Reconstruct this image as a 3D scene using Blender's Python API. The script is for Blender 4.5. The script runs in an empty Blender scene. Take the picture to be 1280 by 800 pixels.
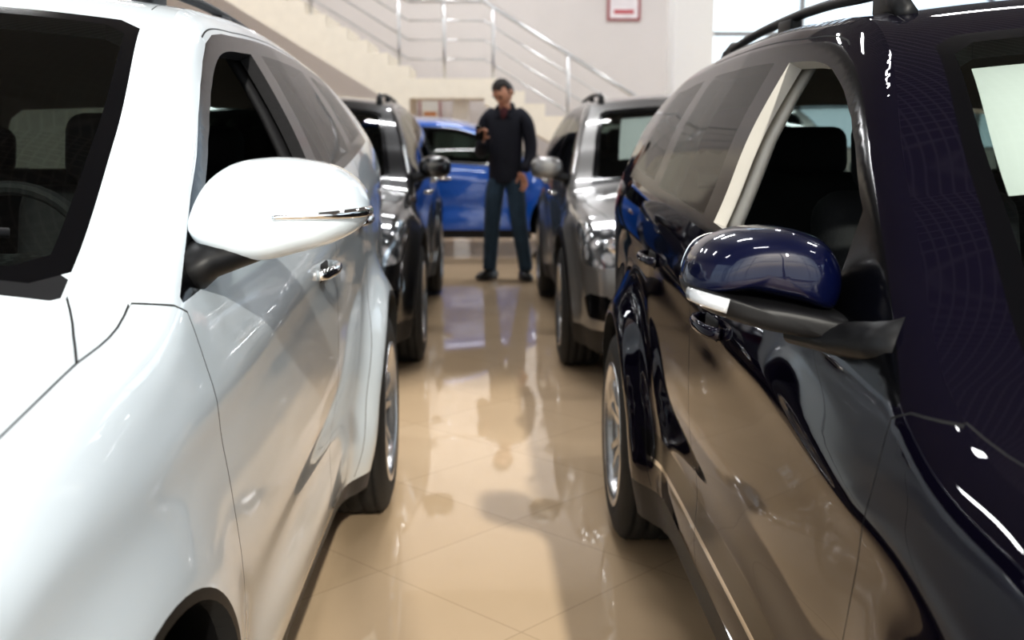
import bpy, bmesh, math
import numpy as np
from mathutils import Vector, Matrix
from mathutils.geometry import delaunay_2d_cdt
S = bpy.context.scene
# ------------------------------------------------------------------ materials
def nt(name):
    m = bpy.data.materials.new(name); m.use_nodes = True
    t = m.node_tree; t.nodes.clear()
    o = t.nodes.new('ShaderNodeOutputMaterial')
    return m, t, o
def pbr(name, col, rough=.5, metal=0., coat=0., coatr=.03, noise=0., nscale=20., bump=0., bscale=200., emit=None, spec=.5):
    m, t, o = nt(name)
    b = t.nodes.new('ShaderNodeBsdfPrincipled')
    b.inputs['Base Color'].default_value = (*col, 1); b.inputs['Roughness'].default_value = rough
    b.inputs['Metallic'].default_value = metal; b.inputs['Specular IOR Level'].default_value = spec
    b.inputs['Coat Weight'].default_value = coat; b.inputs['Coat Roughness'].default_value = coatr
    if emit:
        b.inputs['Emission Color'].default_value = (*emit[0], 1); b.inputs['Emission Strength'].default_value = emit[1]
    tc = t.nodes.new('ShaderNodeTexCoord')
    if noise > 0:
        n = t.nodes.new('ShaderNodeTexNoise'); n.inputs['Scale'].default_value = nscale
        t.links.new(tc.outputs['Object'], n.inputs['Vector'])
        mx = t.nodes.new('ShaderNodeMix'); mx.data_type = 'RGBA'
        mx.inputs[6].default_value = (*[c*(1-noise) for c in col], 1)
        mx.inputs[7].default_value = (*[min(1, c*(1+noise)) for c in col], 1)
        t.links.new(n.outputs['Fac'], mx.inputs[0]); t.links.new(mx.outputs[2], b.inputs['Base Color'])
    if bump > 0:
        n2 = t.nodes.new('ShaderNodeTexNoise'); n2.inputs['Scale'].default_value = bscale
        t.links.new(tc.outputs['Object'], n2.inputs['Vector'])
        bp = t.nodes.new('ShaderNodeBump'); bp.inputs['Strength'].default_value = bump; bp.inputs['Distance'].default_value = .01
        t.links.new(n2.outputs['Fac'], bp.inputs['Height']); t.links.new(bp.outputs['Normal'], b.inputs['Normal'])
    t.links.new(b.outputs[0], o.inputs[0])
    return m
def glassmat(name, tint, gl=1.0):
    m, t, o = nt(name)
    tr = t.nodes.new('ShaderNodeBsdfTransparent'); tr.inputs[0].default_value = (*tint, 1)
    g = t.nodes.new('ShaderNodeBsdfGlossy'); g.inputs['Roughness'].default_value = .0
    f = t.nodes.new('ShaderNodeFresnel'); f.inputs[0].default_value = 1.5
    mu = t.nodes.new('ShaderNodeMath'); mu.operation = 'MULTIPLY'; mu.inputs[1].default_value = gl
    mx = t.nodes.new('ShaderNodeMixShader')
    t.links.new(f.outputs[0], mu.inputs[0]); t.links.new(mu.outputs[0], mx.inputs[0])
    t.links.new(tr.outputs[0], mx.inputs[1]); t.links.new(g.outputs[0], mx.inputs[2]); t.links.new(mx.outputs[0], o.inputs[0])
    return m
def cellmat(name, c1, c2, scale, rough=.1, metal=.6):
    m, t, o = nt(name)
    b = t.nodes.new('ShaderNodeBsdfPrincipled'); tc = t.nodes.new('ShaderNodeTexCoord')
    v = t.nodes.new('ShaderNodeTexVoronoi'); v.inputs['Scale'].default_value = scale
    r = t.nodes.new('ShaderNodeValToRGB'); r.color_ramp.elements[0].position = .30; r.color_ramp.elements[1].position = .55
    r.color_ramp.elements[0].color = (*c1, 1); r.color_ramp.elements[1].color = (*c2, 1)
    t.links.new(tc.outputs['Object'], v.inputs['Vector']); t.links.new(v.outputs['Distance'], r.inputs[0]); t.links.new(r.outputs[0], b.inputs['Base Color'])
    b.inputs['Roughness'].default_value = rough; b.inputs['Metallic'].default_value = metal; b.inputs['Coat Weight'].default_value = 1 if metal else 0
    t.links.new(b.outputs[0], o.inputs[0]); return m
M = {}
M['white'] = pbr('paint_white', (.74, .81, .86), .35, 0., 1., .012, spec=.2)
M['navy'] = pbr('paint_navy', (.0045, .0035, .010), .5, 0., 1., .015, spec=.0)
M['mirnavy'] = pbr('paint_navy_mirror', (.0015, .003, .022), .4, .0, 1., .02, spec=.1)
M['black'] = pbr('paint_black', (.006, .006, .007), .3, .0, 1., .02, spec=.1)
M['silver'] = pbr('paint_silver', (.20, .195, .19), .34, .5, 1.)
M['blue'] = pbr('paint_blue', (.0, .085, .42), .3, .1, 1.)
M['plastic'] = pbr('black_plastic', (.009, .009, .010), .45, bump=.05, bscale=900, spec=.3)
M['gloss'] = pbr('gloss_black_trim', (.004, .004, .005), .15, spec=.2)
M['openwin'] = M['gloss']
M['seam'] = pbr('panel_gap', (.012, .012, .012), .8)
M['rubber'] = pbr('tire_rubber', (.018, .017, .016), .7, noise=.2, nscale=30, bump=.15, bscale=120)
M['alloy'] = pbr('alloy_wheel', (.55, .55, .56), .25, .9)
M['steel'] = pbr('brake_disc', (.3, .29, .28), .35, 1.)
M['chrome'] = pbr('chrome', (.8, .8, .8), .08, 1.)
M['glass'] = glassmat('side_glass', (.22, .27, .25), .75)
M['wglass'] = glassmat('windshield_glass', (.66, .72, .69), .8)
M['roomglass'] = glassmat('window_glass', (.95, .97, .97))
M['darkint'] = pbr('interior_dark', (.011, .011, .013), .75, noise=.3, nscale=60, bump=.1)
M['darkdash'] = cellmat('dash_mesh', (.05, .052, .052), (.006, .006, .007), 60, .7, 0.)
M['lightint'] = pbr('interior_trim_light', (.50, .48, .44), .7, noise=.05)
M['lamp'] = cellmat('headlamp_lens', (.9, .92, .95), (.12, .13, .14), 16)
M['clear'] = pbr('turn_signal_lens', (.75, .77, .8), .1, .3, 1.)
M['red'] = pbr('tail_lamp_red', (.5, .01, .01), .15, 0., 1.)
M['paper'] = pbr('paper', (.9, .9, .9), .7, noise=.02)
M['mirror'] = pbr('mirror_glass', (.85, .87, .9), .02, 1.)
M['skin'] = pbr('skin', (.52, .27, .18), .5, noise=.1)
M['hair'] = pbr('hair', (.012, .008, .006), .6, bump=.5, bscale=80)
M['jacket'] = pbr('jacket_cloth', (.005, .006, .014), .8, noise=.3, nscale=15, bump=.3, bscale=30)
M['jeans'] = pbr('jeans_denim', (.025, .048, .075), .85, noise=.3, nscale=12, bump=.3, bscale=30)
M['shirt'] = pbr('shirt_red', (.06, .010, .014), .8, noise=.2)
M['shoe'] = pbr('shoe_leather', (.015, .012, .01), .4)
# ------------------------------------------------------------------ helpers
def empty(name, loc=(0, 0, 0), rotz=0.):
    e = bpy.data.objects.new(name, None); e.location = loc; e.rotation_euler = (0, 0, rotz)
    e.empty_display_size = .2; S.collection.objects.link(e); return e
def mobj(name, verts, faces, mats, idx=None, parent=None, smooth=True):
    me = bpy.data.meshes.new(name)
    me.from_pydata([tuple(map(float, v)) for v in verts], [], [tuple(map(int, f)) for f in faces]); me.update()
    for m in (mats if isinstance(mats, (list, tuple)) else [mats]): me.materials.append(m)
    if idx is not None: me.polygons.foreach_set('material_index', np.array(idx, dtype=np.int32))
    me.polygons.foreach_set('use_smooth', [smooth]*len(me.polygons))
    o = bpy.data.objects.new(name, me); S.collection.objects.link(o)
    if parent: o.parent = parent
    return o
def fixn(o):
    bm = bmesh.new(); bm.from_mesh(o.data); bmesh.ops.recalc_face_normals(bm, faces=bm.faces); bm.to_mesh(o.data); bm.free()
def box(name, c, s, mat, parent=None, rot=None, bevel=0., seg=3):
    bm = bmesh.new(); bmesh.ops.create_cube(bm, size=1)
    bmesh.ops.scale(bm, vec=s, verts=bm.verts)
    if bevel > 0:
        bmesh.ops.bevel(bm, geom=list(bm.edges), offset=bevel, segments=seg, affect='EDGES', profile=.5)
    me = bpy.data.meshes.new(name); bm.to_mesh(me); bm.free(); me.materials.append(mat)
    if bevel > 0: me.polygons.foreach_set('use_smooth', [True]*len(me.polygons))
    o = bpy.data.objects.new(name, me); S.collection.objects.link(o); o.location = c
    if rot: o.rotation_euler = rot
    if parent: o.parent = parent
    return o
def sweep(name, pts, rad, mat, parent=None, n=16, up=(0, 0, 1)):
    """tube through pts with elliptical radii (ra side, rb up)"""
    pts = [Vector(p) for p in pts]; V = []; Fc = []
    for i, p in enumerate(pts):
        t = (pts[min(i+1, len(pts)-1)]-pts[max(i-1, 0)]).normalized()
        a = t.cross(Vector(up))
        if a.length < 1e-3: a = t.cross(Vector((0, 1, 0)))
        a = a.normalized(); b = a.cross(t).normalized()
        r = rad[i] if isinstance(rad, list) else rad
        ra, rb = r if isinstance(r, tuple) else (r, r)
        for k in range(n):
            th = 2*math.pi*k/n
            V.append(p+a*ra*math.cos(th)+b*rb*math.sin(th))
    for i in range(len(pts)-1):
        for k in range(n):
            Fc.append((i*n+k, i*n+(k+1) % n, (i+1)*n+(k+1) % n, (i+1)*n+k))
    Fc.append(tuple(range(n-1, -1, -1))); Fc.append(tuple(range((len(pts)-1)*n, len(pts)*n)))
    o = mobj(name, V, Fc, mat, None, parent); fixn(o); return o
def hermite(u, P, uu):
    u = np.asarray(u, float); P = np.asarray(P, float)
    if P.ndim == 1: P = P[:, None]
    d = (P[1:]-P[:-1])/(u[1:]-u[:-1])[:, None]; h = u[1:]-u[:-1]
    m = np.zeros_like(P); m[0] = d[0]; m[-1] = d[-1]
    m[1:-1] = (d[:-1]*h[1:, None]+d[1:]*h[:-1, None])/(h[1:]+h[:-1])[:, None]
    uu = np.clip(np.asarray(uu, float), u[0], u[-1]); i = np.clip(np.searchsorted(u, uu, side='right')-1, 0, len(u)-2)
    H = h[i][:, None]; t = ((uu-u[i])/h[i])[:, None]
    return (2*t**3-3*t**2+1)*P[i]+(t**3-2*t**2+t)*H*m[i]+(-2*t**3+3*t**2)*P[i+1]+(t**3-t**2)*H*m[i+1]
def pip(P, poly):
    x, y = P[:, 0], P[:, 1]; poly = np.asarray(poly); c = np.zeros(len(P), bool)
    x1, y1 = poly[:, 0], poly[:, 1]; x2, y2 = np.roll(x1, -1), np.roll(y1, -1)
    for a, b, c1, d in zip(x1, y1, x2, y2):
        if b == d: continue
        k = ((b > y) != (d > y)) & (x < (c1-a)*(y-b)/(d-b)+a); c ^= k
    return c
def segdist(P, poly, closed=False):
    poly = np.asarray(poly, float)
    A = poly if closed else poly[:-1]; B = np.roll(poly, -1, 0) if closed else poly[1:]
    best = np.full(len(P), 1e9)
    for a, b in zip(A, B):
        ab = b-a; l = ab@ab
        if l < 1e-14: continue
        t = np.clip(((P-a)@ab)/l, 0, 1); q = P-(a+t[:, None]*ab); best = np.minimum(best, np.hypot(q[:, 0], q[:, 1]))
    return best
def dedupe(p):
    out = [p[0]]
    for q in p[1:]:
        if np.linalg.norm(np.asarray(q)-out[-1]) > 1e-4: out.append(np.asarray(q))
    if np.linalg.norm(out[-1]-out[0]) < 1e-4: out.pop()
    return np.array(out)
def offpoly(poly, w):
    poly = np.asarray(poly, float); t = np.gradient(poly, axis=0); t /= np.linalg.norm(t, axis=1)[:, None]+1e-12
    return poly+np.c_[-t[:, 1], t[:, 0]]*w
def dens(poly, st=.03, closed=False):
    poly = [np.asarray(p, float) for p in poly]; out = []
    n = len(poly); m = n if closed else n-1
    for i in range(m):
        a, b = poly[i], poly[(i+1) % n]; k = max(1, int(np.ceil(np.linalg.norm(b-a)/st)))
        for j in range(k): out.append(a+(b-a)*j/k)
    if not closed: out.append(poly[-1])
    return np.array(out)
def smoothline(pts, n=24):
    p = np.array(pts, float); u = np.r_[0, np.cumsum(np.linalg.norm(np.diff(p, axis=0), axis=1))]
    return hermite(u, p, np.linspace(0, u[-1], n))
def surface(name, outer, circles, regions, seams, F, pts, mats, flip, thick, innermat, parent, openmats=(), mirror=False, seamw=.0015):
    """panel surface: 2D constrained triangulation mapped through F. regions=(poly, matkey)."""
    V = []; E = []
    def addpoly(p, closed):
        b = len(V); V.extend([tuple(q) for q in p]); n = len(p)
        E.extend([(b+i, b+(i+1) % n) for i in range(n if closed else n-1)])
    addpoly(outer, True)
    for c in circles: addpoly(c, True)
    for r, _ in regions: addpoly(dens(r, .025, True), True)
    for s in seams:
        for w in (-seamw, 0, seamw): addpoly(offpoly(s, w), False)
    inside = pip(pts, outer)
    dd = segdist(pts, outer, True)
    for s in seams: dd = np.minimum(dd, segdist(pts, s)-seamw)
    for r, _ in regions: dd = np.minimum(dd, segdist(pts, r, True))
    pts = pts[inside & (dd > .004)]
    V.extend([tuple(q) for q in pts])
    rv, re_, rf, _, _, _ = delaunay_2d_cdt([Vector((float(a), float(b))) for a, b in V], E, [], 0, 1e-6)
    P = np.array([(v[0], v[1]) for v in rv]); T = np.array([f for f in rf if len(f) == 3])
    C = P[T].mean(1)
    a = P[T[:, 1]]-P[T[:, 0]]; b = P[T[:, 2]]-P[T[:, 0]]; ar = a[:, 0]*b[:, 1]-a[:, 1]*b[:, 0]
    T[ar < 0] = T[ar < 0][:, ::-1]
    keep = pip(C, outer) & (np.abs(ar) > 1e-10)
    for c in circles: keep &= ~pip(C, c)
    T = T[keep]; C = C[keep]
    keys = ['paint']; mi = np.zeros(len(T), int)
    for r, k in regions:
        if k not in keys: keys.append(k)
        mi[pip(C, r)] = keys.index(k)
    if seams:
        keys.append('seam'); ds = np.full(len(C), 1e9); dv = np.full(len(P), 1e9)
        for s in seams: ds = np.minimum(ds, segdist(C, s)); dv = np.minimum(dv, segdist(P, s))
        mi[(ds < seamw)] = keys.index('seam')
    else: dv = np.full(len(P), 1e9)
    h = .004
    X = F(P)
    du = F(P+[h, 0])-F(P-[h, 0]); dw = F(P+[0, h])-F(P-[0, h])
    N = np.cross(du, dw); N /= np.linalg.norm(N, axis=1)[:, None]+1e-12
    if flip: N = -N; T = T[:, ::-1]
    X = X-N*(.006*np.clip(1-dv/seamw, 0, 1))[:, None]
    keepf = np.array([keys[i] not in openmats for i in mi]); T = T[keepf]; mi = mi[keepf]
    verts = [X]; norms = [N]; faces = [T.tolist()]; mids = [mi.tolist()]
    nb = len(X)
    keys.append('inner'); ii = len(keys)-1
    solid = np.array([keys[i] not in ('glass', 'wglass') for i in mi])
    Ts = T[solid]
    X2 = X-N*thick
    verts.append(X2); norms.append(-N); faces.append((Ts[:, ::-1]+nb).tolist()); mids.append([ii]*len(Ts))
    cnt = {}
    for f in Ts.tolist():
        for i in range(3):
            a, b = f[i], f[(i+1) % 3]
            if (b, a) in cnt: del cnt[(b, a)]
            else: cnt[(a, b)] = 1
    rvv = []; rfc = []; rmi = []; base = 2*nb; sk_ = keys.index('seam') if 'seam' in keys else ii
    for (a, b) in cnt:
        k = base+len(rvv); rvv += [X[a], X[b], X2[b], X2[a]]; rfc.append([k+3, k+2, k+1, k]); rmi.append(ii if (X[a][2] > 1.0 and openmats) else sk_)
    if rvv:
        verts.append(np.array(rvv)); norms.append(np.zeros((len(rvv), 3))); faces.append(rfc); mids.append(rmi)
    VV = np.concatenate(verts); NN = np.concatenate(norms); FF = sum(faces, []); MM = sum(mids, [])
    ml = [mats['paint'] if k == 'paint' else (innermat if k == 'inner' else M[k]) for k in keys]
    objs = []
    for sgn in ((1, -1) if mirror else (1,)):
        v = VV*[sgn, 1, 1]; n_ = NN*[sgn, 1, 1]; ff = FF if sgn == 1 else [f[::-1] for f in FF]
        o = mobj(name+('_r' if sgn == -1 else ('_l' if mirror else '')), v, ff, ml, MM, parent)
        o.data.normals_split_custom_set_from_vertices([tuple(map(float, q)) for q in n_])
        objs.append(o)
    return objs
def lathe(name, prof, mat, parent, n=64, closed=False):
    """prof list of (r, x) rotated around X axis"""
    V = []; Fc = []; m = len(prof)
    for k in range(n):
        th = 2*math.pi*k/n
        for r, x in prof: V.append((x, r*math.cos(th), r*math.sin(th)))
    for k in range(n):
        k2 = (k+1) % n
        for j in range(m if closed else m-1):
            j2 = (j+1) % m
            Fc.append((k*m+j, k*m+j2, k2*m+j2, k2*m+j))
    o = mobj(name, V, Fc, mat, None, parent); fixn(o); return o
def join(objs, name):
    bpy.ops.object.select_all(action='DESELECT')
    for o in objs: o.select_set(True)
    bpy.context.view_layer.objects.active = objs[0]; bpy.ops.object.join()
    r = bpy.context.view_layer.objects.active; r.name = name; return r
_wheel = {}
def wheel_mesh(R, rr, w):
    key = (R, rr, w)
    if key in _wheel: return _wheel[key]
    h = w/2; pr = []
    pr += [(rr-.005, -h+.01), (rr+.02, -h), (R-.07, -h-.006), (R-.025, -h+.006), (R-.006, -h+.022)]
    g = [-.07, -.025, .025, .07]
    for gx in g:
        pr += [(R, gx*w/.225-.006), (R-.010, gx*w/.225-.005), (R-.010, gx*w/.225+.005), (R, gx*w/.225+.006)]
    pr += [(R-.006, h-.022), (R-.025, h-.006), (R-.07, h+.006), (rr+.02, h), (rr-.005, h-.01)]
    n = 96
    tire = lathe('tire', pr, M['rubber'], None, n)
    tv = tire.data.vertices; m = len(pr)
    for k in range(0, n, 2):
        for j in (4, 5, 8, 9, 12, 13, 16, 17, 20, 21):
            v = tv[k*m+j]; v.co.y *= .982; v.co.z *= .982
    rim = lathe('rim', [(rr-.005, -h+.01), (rr-.02, -h+.02), (rr-.045, 0), (rr-.045, h-.05), (rr-.02, h-.02), (rr+.012, h-.004), (rr+.012, h+.004), (rr-.004, h+.004), (rr-.016, h-.008), (rr-.03, h-.04)], M['alloy'], None, 64)
    V = []; Fc = []
    xo = h-.012
    for i in range(5):
        for sgn in (-1, 1):
            a = 2*math.pi*i/5+.3
            ca, sa = math.cos(a), math.sin(a)
            st = [(.045, .012, .024, xo-.022), (.11, .022, .017, xo-.008), (.17, .040, .014, xo-.002), (rr-.01, .062, .016, xo-.008)]
            b = len(V)
            for r, off, hw, xx in st:
                for (dx, dwk) in ((0, -hw*.75), (0, hw*.75), (-.035, hw), (-.035, -hw)):
                    t = sgn*off+dwk
                    V.append((xx+dx, ca*r-sa*t, sa*r+ca*t))
            for s in range(3):
                for q in range(4):
                    Fc.append((b+s*4+q, b+s*4+(q+1) % 4, b+s*4+4+(q+1) % 4, b+s*4+4+q))
            Fc.append((b, b+3, b+2, b+1)); Fc.append((b+12, b+13, b+14, b+15))
    sp = mobj('spokes', V, Fc, M['alloy'], None, None, False); fixn(sp)
    hub = lathe('hub', [(0, xo-.008), (.03, xo-.008), (.034, xo-.014), (.05, xo-.018), (.068, xo-.03), (.07, xo-.06), (0, xo-.06)], M['alloy'], None, 32)
    disc = lathe('disc', [(.02, -.005), (.15, -.005), (.15, .012), (.02, .012)], M['steel'], None, 48)
    back = lathe('drum', [(0, -.03), (rr-.05, -.03), (rr-.05, -.045), (0, -.045)], M['plastic'], None, 32)
    o = join([tire, rim, sp, hub, disc, back], 'wheel'); me = o.data; bpy.data.objects.remove(o); _wheel[key] = me
    return me
def loop_smooth(pts, n=56):
    p = np.array(pts, float); p = np.vstack([p[-3:], p, p[:3]])
    u = np.r_[0, np.cumsum(np.linalg.norm(np.diff(p, axis=0), axis=1))]
    k0, k1 = u[3], u[-3]
    return hermite(u, p, np.linspace(k0, k1, n, endpoint=False))
def dome(name, outline, c, depth, back, mat, parent, sgn=1, tilt=0., pw=.55, shear=0.):
    """smooth outline (x,z) bulged toward -y"""
    o = loop_smooth(outline); n = len(o); V = []; Fc = []; K = 14
    cen = o.mean(0)
    prof = [(1-.06, back), (1., back*.6), (1., 0)]+[(math.cos(a)**pw, -depth*math.sin(a)) for a in np.linspace(0, math.pi/2*.985, K)[1:]]
    for sc, yy in prof:
        for x, z in o:
            px = cen[0]+(x-cen[0])*sc; pz = cen[1]+(z-cen[1])*sc
            V.append((sgn*(c[0]+px), c[1]+yy+tilt*px+shear*pz, c[2]+pz))
    m = len(prof)
    for i in range(m-1):
        for k in range(n): Fc.append((i*n+k, i*n+(k+1) % n, (i+1)*n+(k+1) % n, (i+1)*n+k))
    Fc.append(tuple(range(n))); Fc.append(tuple((m-1)*n+k for k in range(n)))
    ob = mobj(name, V, Fc, mat, None, parent); fixn(ob); return ob
def dome_point(outline, c, depth, tilt, pw, f, ang):
    """point on the dome at outline direction ang (deg), fraction f of the radius"""
    o = loop_smooth(outline, 200); cen = o.mean(0); d = o-cen
    k = np.abs(np.angle(np.exp(1j*(np.arctan2(d[:, 1], d[:, 0])-math.radians(ang))))).argmin()
    px, pz = cen+d[k]*f; a = math.acos(min(1, f**(1/pw)))
    return (c[0]+px, c[1]-depth*math.sin(a)+tilt*px, c[2]+pz)
def rbox(name, c, s, mat, parent, rot=None, bev=.04):
    return box(name, c, s, mat, parent, rot, bevel=bev, seg=4)
# ------------------------------------------------------------------ car builder
KF = .95
def make_car(name, loc, rotz, P):
    e = empty(name, loc, rotz)
    mats = {'paint': M[P['paint']]}; zs = P.get('zs', 1.)
    ed = np.array(P['edge'], float); ed[:, 1] *= zs
    if P.get('noseh'):
        k = np.clip((-ed[:, 0]-.3)/.4, 0, 1); ed[:, 3] *= 1-(1-P['noseh'])*k; ed[:, 2] *= 1-(1-P['noseh'])*k
    u = np.r_[0, np.cumsum(np.linalg.norm(np.diff(ed[:, :2], axis=0), axis=1))]
    fine = hermite(u, ed, np.linspace(0, u[-1], int(u[-1]/.01)))
    EP = fine[:, :2]; seg = EP[1:]-EP[:-1]; sl = np.linalg.norm(seg, axis=1); sd = seg/sl[:, None]
    Lf = np.r_[0, np.cumsum(sl)]
    pz = np.array(P['prof'], float); pz[:, 0] *= zs
    # gaussian-smoothed section profile
    zg = np.arange(-.1, 1.95, .005); xg = hermite(pz[:, 0], pz[:, 1], zg)[:, 0]
    kk = np.exp(-(np.arange(-16, 17)*.005/.028)**2/2); kk /= kk.sum()
    xg = np.convolve(np.pad(xg, 16, mode='edge'), kk, 'valid')
    yf, yr = EP[:, 0].min(), EP[:, 0].max(); wb = P['wb']; Ra = P['Ra']; Rt = P['Rt']
    belt_y, belt_z = np.array(P['belt'], float).T; belt_z = belt_z*zs
    bz0 = belt_z[0]; fl = P['flare']
    def belt(y): return hermite(belt_y, belt_z, np.atleast_1d(y))[:, 0]
    def W(Q):
        y, z = Q[:, 0], Q[:, 1]
        rise = belt(y)-bz0
        sm = np.clip((z-.6)/.5, 0, 1); sm = sm*sm*(3-2*sm)
        s2 = np.clip((1.66*zs-z)/.4, 0, 1); s2 = s2*s2*(3-2*s2)
        x = hermite(zg, xg, z-rise*sm*s2)[:, 0]
        tf = np.clip((.35-y)/(.35-yf), 0, 1.1); tr = np.clip((y-1.9)/(yr-1.9), 0, 1.1)
        x = x-P['tf']*tf**2.4-P['tr']*tr**2.6
        gz = np.clip((z-1.05)/.5, 0, 1); x = x-.05*gz*gz*tr
        for ax, f_ in ((0., fl[0]), (wb, fl[1])):
            r = np.hypot(y-ax, z-Rt); cz_ = np.clip((1.10-z)/.4, 0, 1); x = x+f_*np.exp(-(np.maximum(r-Ra, 0)/.11)**2)*cz_*cz_*(3-2*cz_)
        x = x+.005*np.exp(-((z-(belt(y)-.16))/.045)**2)-.018*np.exp(-((z-.52)/.10)**2)*np.exp(-((y-wb/2)/.8)**4)
        return x
    def edge_d(Q):
        out = np.empty(len(Q)); tt = np.empty(len(Q))
        for s in range(0, len(Q), 4000):
            q = Q[s:s+4000]
            d2 = (q[:, 0:1]-EP[None, :, 0])**2+(q[:, 1:2]-EP[None, :, 1])**2
            i = d2.argmin(1); best = np.full(len(q), 1e9); bt = np.zeros(len(q)); bs = np.ones(len(q))
            for k in (-1, 0):
                j = np.clip(i+k, 0, len(seg)-1)
                ap = q-EP[j]; t = np.clip((ap*sd[j]).sum(1), 0, sl[j]); v = ap-sd[j]*t[:, None]; dd = np.hypot(v[:, 0], v[:, 1])
                sg = np.where(ap[:, 0]*sd[j][:, 1]-ap[:, 1]*sd[j][:, 0] >= 0, 1., -1.)
                m = dd < best; best[m] = dd[m]; bt[m] = (Lf[j]+t)[m]; bs[m] = sg[m]
            out[s:s+4000] = best*bs; tt[s:s+4000] = bt
        return out, tt
    def Xside(Q):
        d, t = edge_d(Q)
        r = np.interp(t, Lf, fine[:, 2]); h = np.interp(t, Lf, fine[:, 3])
        k = np.clip(KF*(1-d/r), 0, .985)
        return W(Q)-h*(1-np.sqrt(1-k*k))
    def Fs(Q): return np.c_[Xside(Q), Q[:, 0], Q[:, 1]]
    def xs1(y, z): return float(Xside(np.array([[y, z]]))[0])
    xe = W(EP)-fine[:, 3]*(1-math.sqrt(1-KF*KF))
    ker = np.ones(9)/9; xe = np.convolve(np.pad(xe, 4, mode='edge'), ker, 'valid')
    QS = .75
    def Fr(Q):
        L = Q[:, 0]; s = Q[:, 1]/QS
        b = 1-np.abs(s)**2.
        g = lambda a: np.interp(L, Lf, a)
        return np.c_[s*g(xe), g(EP[:, 0])+g(fine[:, 4])*b, g(EP[:, 1])+g(fine[:, 5])*b]
    top = np.array([(y, EP[:, 1][np.abs(EP[:, 0]-y) < .012].max()) for y in np.arange(.0, yr-.06, .02)])
    def topz(y, off=.07):
        return np.interp(y, top[:, 0], top[:, 1])-off
    def pane(y0b, y0t, y1b, y1t, b=.0, o=.0):
        yb = np.linspace(y0b, y1b, 24); yt = np.linspace(y1t, y0t, 24)
        return np.vstack([np.c_[yb, belt(yb)+b], np.c_[yt, topz(yt, P['toff']+o)]])
    G = P['glass']
    ys = np.arange(0, 1.5, .005)
    ins = belt(ys)-.01 < topz(ys, P['toff']-.024); yA = ys[ins][0]
    dlo = pane(yA, yA, G[6], G[6]-.1, -.016, -.026)
    regs = []
    cz = P.get('cladz', .33)*zs
    sill = [(Ra*.6, .1), (wb-Ra*.6, .1), (wb-Ra*.6, cz), (Ra*.6, cz)]
    regs.append((sill, 'plastic'))
    regs.append(([(yf-.2, .1), (-Ra*.8, .1), (-Ra*.8, .33*zs), (yf-.2, .36*zs)], 'plastic'))
    regs.append(([(wb+Ra*.8, .1), (yr+.2, .1), (yr+.2, .42*zs), (wb+Ra*.8, .36*zs)], 'plastic'))
    def circ(cx, R, n=72): return [(cx+R*math.cos(2*math.pi*i/n), Rt+R*math.sin(2*math.pi*i/n)) for i in range(n)]
    if P.get('archtrim', 0) > 0:
        for ax in (0., wb): regs.append((circ(ax, Ra+P['archtrim']), 'plastic'))
    if P.get('molding'):
        a, b = P['molding']; regs.append(([(.52, a), (wb-.50, a), (wb-.46, b), (.50, b)], 'gloss'))
        regs.append(([(.52, a-.016), (wb-.51, a-.016), (wb-.50, a-.001), (.52, a-.001)], 'chrome'))
    regs.append((dlo, 'gloss'))
    regs.append((pane(G[1]+.03, G[1]+.03, G[2], G[2]-.06, .012, .012), 'openwin' if P.get('open') else 'glass'))
    regs.append((pane(G[3], G[3]-.05, G[4], G[4]-.06, .012, .012), 'glass'))
    regs.append((pane(G[5], G[5]-.05, G[6]-.09, G[6]-.17, .02, .014), 'glass'))
    hz = P['lampz']; hz = (hz[0]*zs, hz[1]*zs)
    regs.append((smoothline([(yf-.1, hz[0]-.02), (yf+.18, hz[0]), (yf+.36, hz[1]-.02), (yf+.42, hz[1]+.03), (yf+.3, hz[1]+.03), (yf-.1, hz[1])], 24), 'lamp'))
    regs.append(([(yf-.1, .40*zs), (yf+.14, .41*zs), (yf+.20, .50*zs), (yf+.10, .54*zs), (yf-.1, .53*zs)], 'gloss'))
    regs.append(([(yr+.1, .92*zs), (yr-.14, .94*zs), (yr-.36, 1.10*zs), (yr-.30, 1.17*zs), (yr-.1, 1.19*zs), (yr+.1, 1.2*zs)], 'red'))
    bA = float(belt(yA+.02)[0])
    fs = P['fseam']
    seams = [smoothline([(yA, bA-.03)]+fs, 30),
             smoothline([(G[2]+.04, float(belt(G[2])[0])-.02), (G[2]+.05, .9), (G[2]+.03, .5), (G[2]+.02, cz+.01)], 20),
             smoothline([(G[4]+.05, float(belt(G[4])[0])-.02), (G[4]+.03, 1.0), (wb-.36, .74), (wb-.47, .55), (wb-.52, cz+.01)], 26),
             dens([(yA-.10, float(topz(yA-.10, .004))), (yA-.03, bA-.016), (yA, bA-.03)], .03)]
    yt = np.linspace(1.1, G[4]+.1, 50); seams.append(np.c_[yt, topz(yt, P['toff']-.036)])
    zb = .21
    eb = dens([EP[-1], (EP[-1][0]-.1, zb), (wb/2, zb), (yf+.2, zb), EP[0]], .05)
    outer = dedupe(np.vstack([EP[::2], eb]))
    pts = []
    for i, y in enumerate(np.arange(yf, yr+.05, P.get('gy', .04))):
        for z in np.arange(.15, 1.7, P.get('gz', .02)): pts.append((y, z+(i % 2)*.0005))
    pts = np.array(pts); d0, t0 = edge_d(pts); rr_ = np.interp(t0, Lf, fine[:, 2]); pts = pts[d0 > rr_*.62]
    rings = []
    nrm = np.c_[fine[1:, 1]-fine[:-1, 1], -(fine[1:, 0]-fine[:-1, 0])]; nrm /= np.linalg.norm(nrm, axis=1)[:, None]
    for fr in (.02, .05, .10, .17, .26, .37, .5):
        rings.append((EP[:-1]+nrm*(fine[:-1, 2]*fr)[:, None])[::3])
    pts = np.vstack([pts]+rings)
    inner = M[P.get('inner', 'lightint')]
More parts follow.
